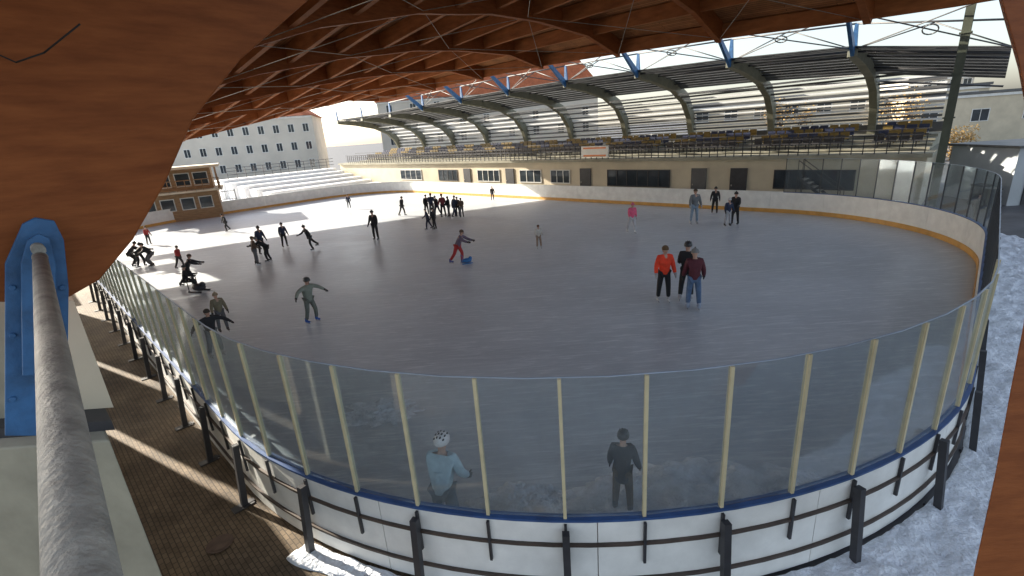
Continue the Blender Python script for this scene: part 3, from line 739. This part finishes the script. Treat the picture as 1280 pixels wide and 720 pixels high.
        mb.ell(c,.060*h,.068*h,.060*h,16,8,lo=-.15); mb.tube(c-hd*.012*h,c+hd*.008*h,.0635*h,.0635*h,n=16); mb.ell(c+hd*.065*h,.018*h,.018*h,.018*h,8,6)
        mb.build('knitted_hat',colm('hat_%d_%d_%d'%tuple(int(x*99) for x in hc),hc),t)
    else:
        mb.ell(c-Vector((0,.012*h,0)),.058*h,.062*h,.058*h,16,8,lo=-.3); mb.ell(c+Vector((0,-.036*h,-.035*h)),.042*h,.028*h,.05*h,10,8)
        mb.build('hair',colm('hair_%d'%int(hc[0]*99),hc),t)
    fc=h2-hd*.004*h
    for xx in (-.018,.018):
        mb=MB(); mb.ell(fc+Vector((xx*h,.0475*h,.004*h)),.006*h,.004*h,.0045*h,8,6); mb.build('eye',colm('eye',(.02,.015,.01)),t)
        mb=MB(); mb.ell(fc+Vector((xx*2.9*h,0,-.006*h)),.006*h,.010*h,.014*h,8,6); mb.build('ear',SKIN,t)
    mb=MB(); mb.ell(fc+Vector((0,.052*h,-.012*h)),.007*h,.010*h,.012*h,8,6); mb.build('nose',SKIN,t)
    mb=MB(); mb.ell(fc+Vector((0,.046*h,-.032*h)),.014*h,.005*h,.004*h,8,6); mb.build('mouth',colm('lips',(.4,.12,.10)),t)
    return t
BK=('black_jacket',(.02,.02,.024)); NV=('navy_jacket',(.03,.04,.08)); GY=('grey_jacket',(.16,.17,.18)); MR=('maroon_jacket',(.18,.03,.04)); BR=('brown_jacket',(.11,.07,.05))
tB=('black_trousers',(.02,.02,.022)); tJ=('blue_jeans',(.10,.16,.27)); tG=('grey_trousers',(.12,.12,.13)); tN=('navy_trousers',(.03,.035,.07))
hb=('hat',(.03,.03,.03)); hh=('hair',(.08,.05,.03)); hw=('hat',(.6,.6,.6)); hk=('helmet',(.03,.03,.035)); hg=('hat',(.2,.2,.2))
person('person in a bright orange red jacket and black trousers skating near the rink centre',829,377,305,15,'stand',('orange_jacket',(.85,.06,.02)),tB,('hair',(.12,.07,.03)),(.6,.6,.6))
person('person in a black jacket and helmet between the orange jacket and the maroon jacket',857,376,301,175,'stand2',BK,tB,hk,(.4,.4,.42))
person('person in a maroon jacket and blue jeans seen from behind right of the orange jacket',866,387,310,190,'stand',('dark_maroon_jacket',(.10,.02,.03)),tJ,hg,(.35,.4,.5))
person('person in a grey jacket and pale jeans standing near the far right boards',867,280,235,20,'stand',GY,('pale_jeans',(.25,.32,.40)),hh,(.5,.5,.5))
person('person all in black standing close to the far boards right of the grey jacket',893,267,233,0,'stand',BK,tB,hb)
person('small child in a dark jacket with pale trousers beside a person in black',909,283,247,30,'stand',NV,('pale_trousers',(.4,.4,.42)),hw)
person('person in black standing right of the small child near the far boards',918,281,239,-20,'stand2',BK,tB,hb,long=True)
person('person in a pink jacket with white trousers skating before the far boards',789,291,252,25,'walk',('pink_jacket',(.75,.12,.22)),('white_trousers',(.5,.5,.52)),('hat',(.6,.15,.25)),(.6,.6,.6))
person('small child in a white jacket alone in the middle of the ice',674,311,281,10,'stand2',('white_jacket',(.62,.58,.52)),('tan_trousers',(.3,.2,.14)),('hair',(.14,.07,.03)),(.5,.5,.5),hmin=.95)
person('person in a grey purple jacket and red trousers holding a blue skating aid',571,330,287,60,'push',('purple_jacket',(.16,.12,.17)),('red_trousers',(.40,.03,.03)),('hair',(.1,.06,.04)),(.08,.1,.3))
person('person in dark clothes skating alone left of the shadow middle',471,300,262,-30,'stand',BK,tB,hb)
person('person in black skating alone just left of the crowd',503,270,245,60,'walk',BK,tB,hb)
person('lone small figure in dark clothes at the far left boards in the sun',437,261,243,10,'stand',NV,tB,hb)
person('person in dark clothes gliding alone on the sunlit ice at far left',286,289,267,-60,'glide',BK,tB,hb)
person('person in black leaning forward while skating left of centre',395,312,280,-70,'glide2',BK,tB,hb)
person('person in a dark jacket right of the trio at left',357,309,278,20,'stand',NV,tB,hb)
person('person in navy at the back of the trio on the left ice',329,318,282,30,'stand',NV,tB,hb)
person('person in a brown jacket on the left of the trio on the left ice',322,331,295,100,'stand2',BR,tG,hh)
person('person bending forward on the right of the trio on the left ice',337,327,297,-100,'bend',BK,tB,hg)
person('person in a red hooded jacket skating near the left edge',226,336,307,50,'walk',('red_jacket',(.30,.03,.03)),tB,hb)
person('person in black pushing a low sled at the left',235,358,319,70,'push',BK,tB,hh)
person('person in black seated low on a sled at the left',247,362,336,80,'sit',BK,tB,hb,hmin=1.2)
person('person in a red jacket at the very left beyond the sled',187,306,283,40,'stand',('red_jacket',(.30,.03,.03)),tB,hb)
person('person crouching in dark clothes, leftmost of the group by the left boards',169,333,308,80,'crouch',BK,tB,hb)
person('person in a brown jacket bending in the middle of the group by the left boards',178,334,306,40,'bend',BR,tB,hb)
person('person in black crouching on the right of the group by the left boards',191,334,307,-60,'crouch',BK,tG,hb)
person('person in a mottled grey jacket and helmet balancing with arms out',391,403,345,35,'balance',('mottled_jacket',(.22,.24,.20)),('grey_green_trousers',(.14,.15,.13)),('helmet',(.05,.05,.05)),(.03,.12,.45))
person('person in a black jacket with arms spread by the left glass',272,445,384,20,'balance',BK,('grey_jeans',(.16,.18,.20)),('hair',(.05,.04,.03)),(.4,.4,.4))
person('person in a khaki hat just behind the person with spread arms',281,415,365,10,'stand',('khaki_jacket',(.20,.17,.11)),tG,('hat',(.28,.22,.14)))
cr=[(534,269,243,BK,'leftmost in the dark crowd on the far ice'),(541,271,241,NV,'second from left in the dark crowd on the far ice'),(548,270,244,BK,'third from left in the dark crowd on the far ice'),(555,272,242,MR,'in a maroon jacket in the middle of the dark crowd'),(562,271,245,BK,'fourth from the right in the dark crowd on the far ice'),(568,272,244,NV,'third from the right in the dark crowd on the far ice'),(573,271,246,BK,'second from the right in the dark crowd on the far ice'),(578,272,247,BR,'in brown at the right end of the dark crowd'),(537,287,263,NV,'standing before the dark crowd, left of two'),(544,287,262,BK,'standing before the dark crowd, right of two')]
for i,(x,fy,ty,j,l) in enumerate(cr):
    person('person '+l,x,fy,ty,random.uniform(-180,180),('stand','stand2','walk')[i%3],j,(tB,tG,tN)[i%3],(hb,hh,hg)[i%3],hmin=1.3)
person('person in dark clothes standing by the gate beyond the far boards',616,251,236,10,'stand',BK,tN,hb)
person('person in black walking outside the rink at the far right by the column',1218,272,240,160,'walk',BK,tB,hb,skates=False,z0=.04,group='people outside the rink')
person('person in a black jacket and black helmet standing behind the front glass',778,640,541,172,'stand',('near_black_jacket',(.022,.024,.032)),('brown_trousers',(.10,.075,.05)),('helmet',(.02,.02,.022)),(.04,.04,.04),hmax=1.7,long=True)
person('person in a pale blue jacket and black and white helmet behind the front glass',562,676,563,150,'lean',('pale_blue_jacket',(.46,.60,.68)),('grey_blue_trousers',(.15,.2,.25)),('helmet',(.74,.70,.70)),(.3,.3,.3),hs=1.62)
def aid(px,py,ang,col,label,k):
    b=G(px,py); t=thing('skating_aid',label,'skating aid',b,ang); t.scale=(k,k,k)
    mb=MB()
    for y in (-.22,.22): mb.beam((-.35,y,.03),(.4,y,.03),.05,.05); mb.tube((-.3,y,.05),(-.3,y,.62),.018,n=8)
    mb.tube((-.3,-.22,.62),(-.3,.22,.62),.02,n=8); mb.build('frame',col,t)
    mb=MB(); mb.ell((.05,0,.2),.36,.22,.16); mb.ell((.3,0,.32),.13,.13,.13); mb.build('seat',col,t)
aid(583,329,R(20),colm('aid_blue',(.03,.16,.40),.4),'blue plastic skating aid pushed by the person in red trousers',.62)
aid(249,364,R(-20),colm('aid_dark',(.03,.03,.04),.4),'dark sled under the seated person at the left',.9)
dg=bpy.context.evaluated_depsgraph_get()
for o in SK:
    me=bpy.data.meshes.new_from_object(o.evaluated_get(dg))
    o.modifiers.clear(); o.data=me
    for p_ in me.polygons: p_.use_smooth=True
# ---------------------------------------------------------------- light
EL=R(23); sd_=(AX*.97-NX*.243).normalized()
SV=Vector((sd_.x*math.cos(EL),sd_.y*math.cos(EL),math.sin(EL)))
sl=bpy.data.lights.new('sun','SUN'); sl.energy=15; sl.angle=R(.5); sl.color=(1,.91,.77)
so_=bpy.data.objects.new('sun',sl); C.objects.link(so_); so_.rotation_euler=SV.to_track_quat('Z','Y').to_euler()
w=bpy.data.worlds.new('World'); sc.world=w; w.use_nodes=True; nt=w.node_tree
sk=nt.nodes.new('ShaderNodeTexSky'); sk.sky_type='NISHITA'; sk.sun_disc=False; sk.sun_elevation=EL; sk.sun_rotation=math.atan2(SV.x,SV.y); sk.air_density=1.0; sk.dust_density=2.0
hs_=nt.nodes.new('ShaderNodeHueSaturation'); hs_.inputs['Saturation'].default_value=.62
bg=nt.nodes['Background']; bg.inputs[1].default_value=.31; nt.links.new(sk.outputs[0],hs_.inputs['Color']); nt.links.new(hs_.outputs[0],bg.inputs[0])
sc.view_settings.view_transform='Standard'; sc.view_settings.look='None'; sc.view_settings.exposure=0
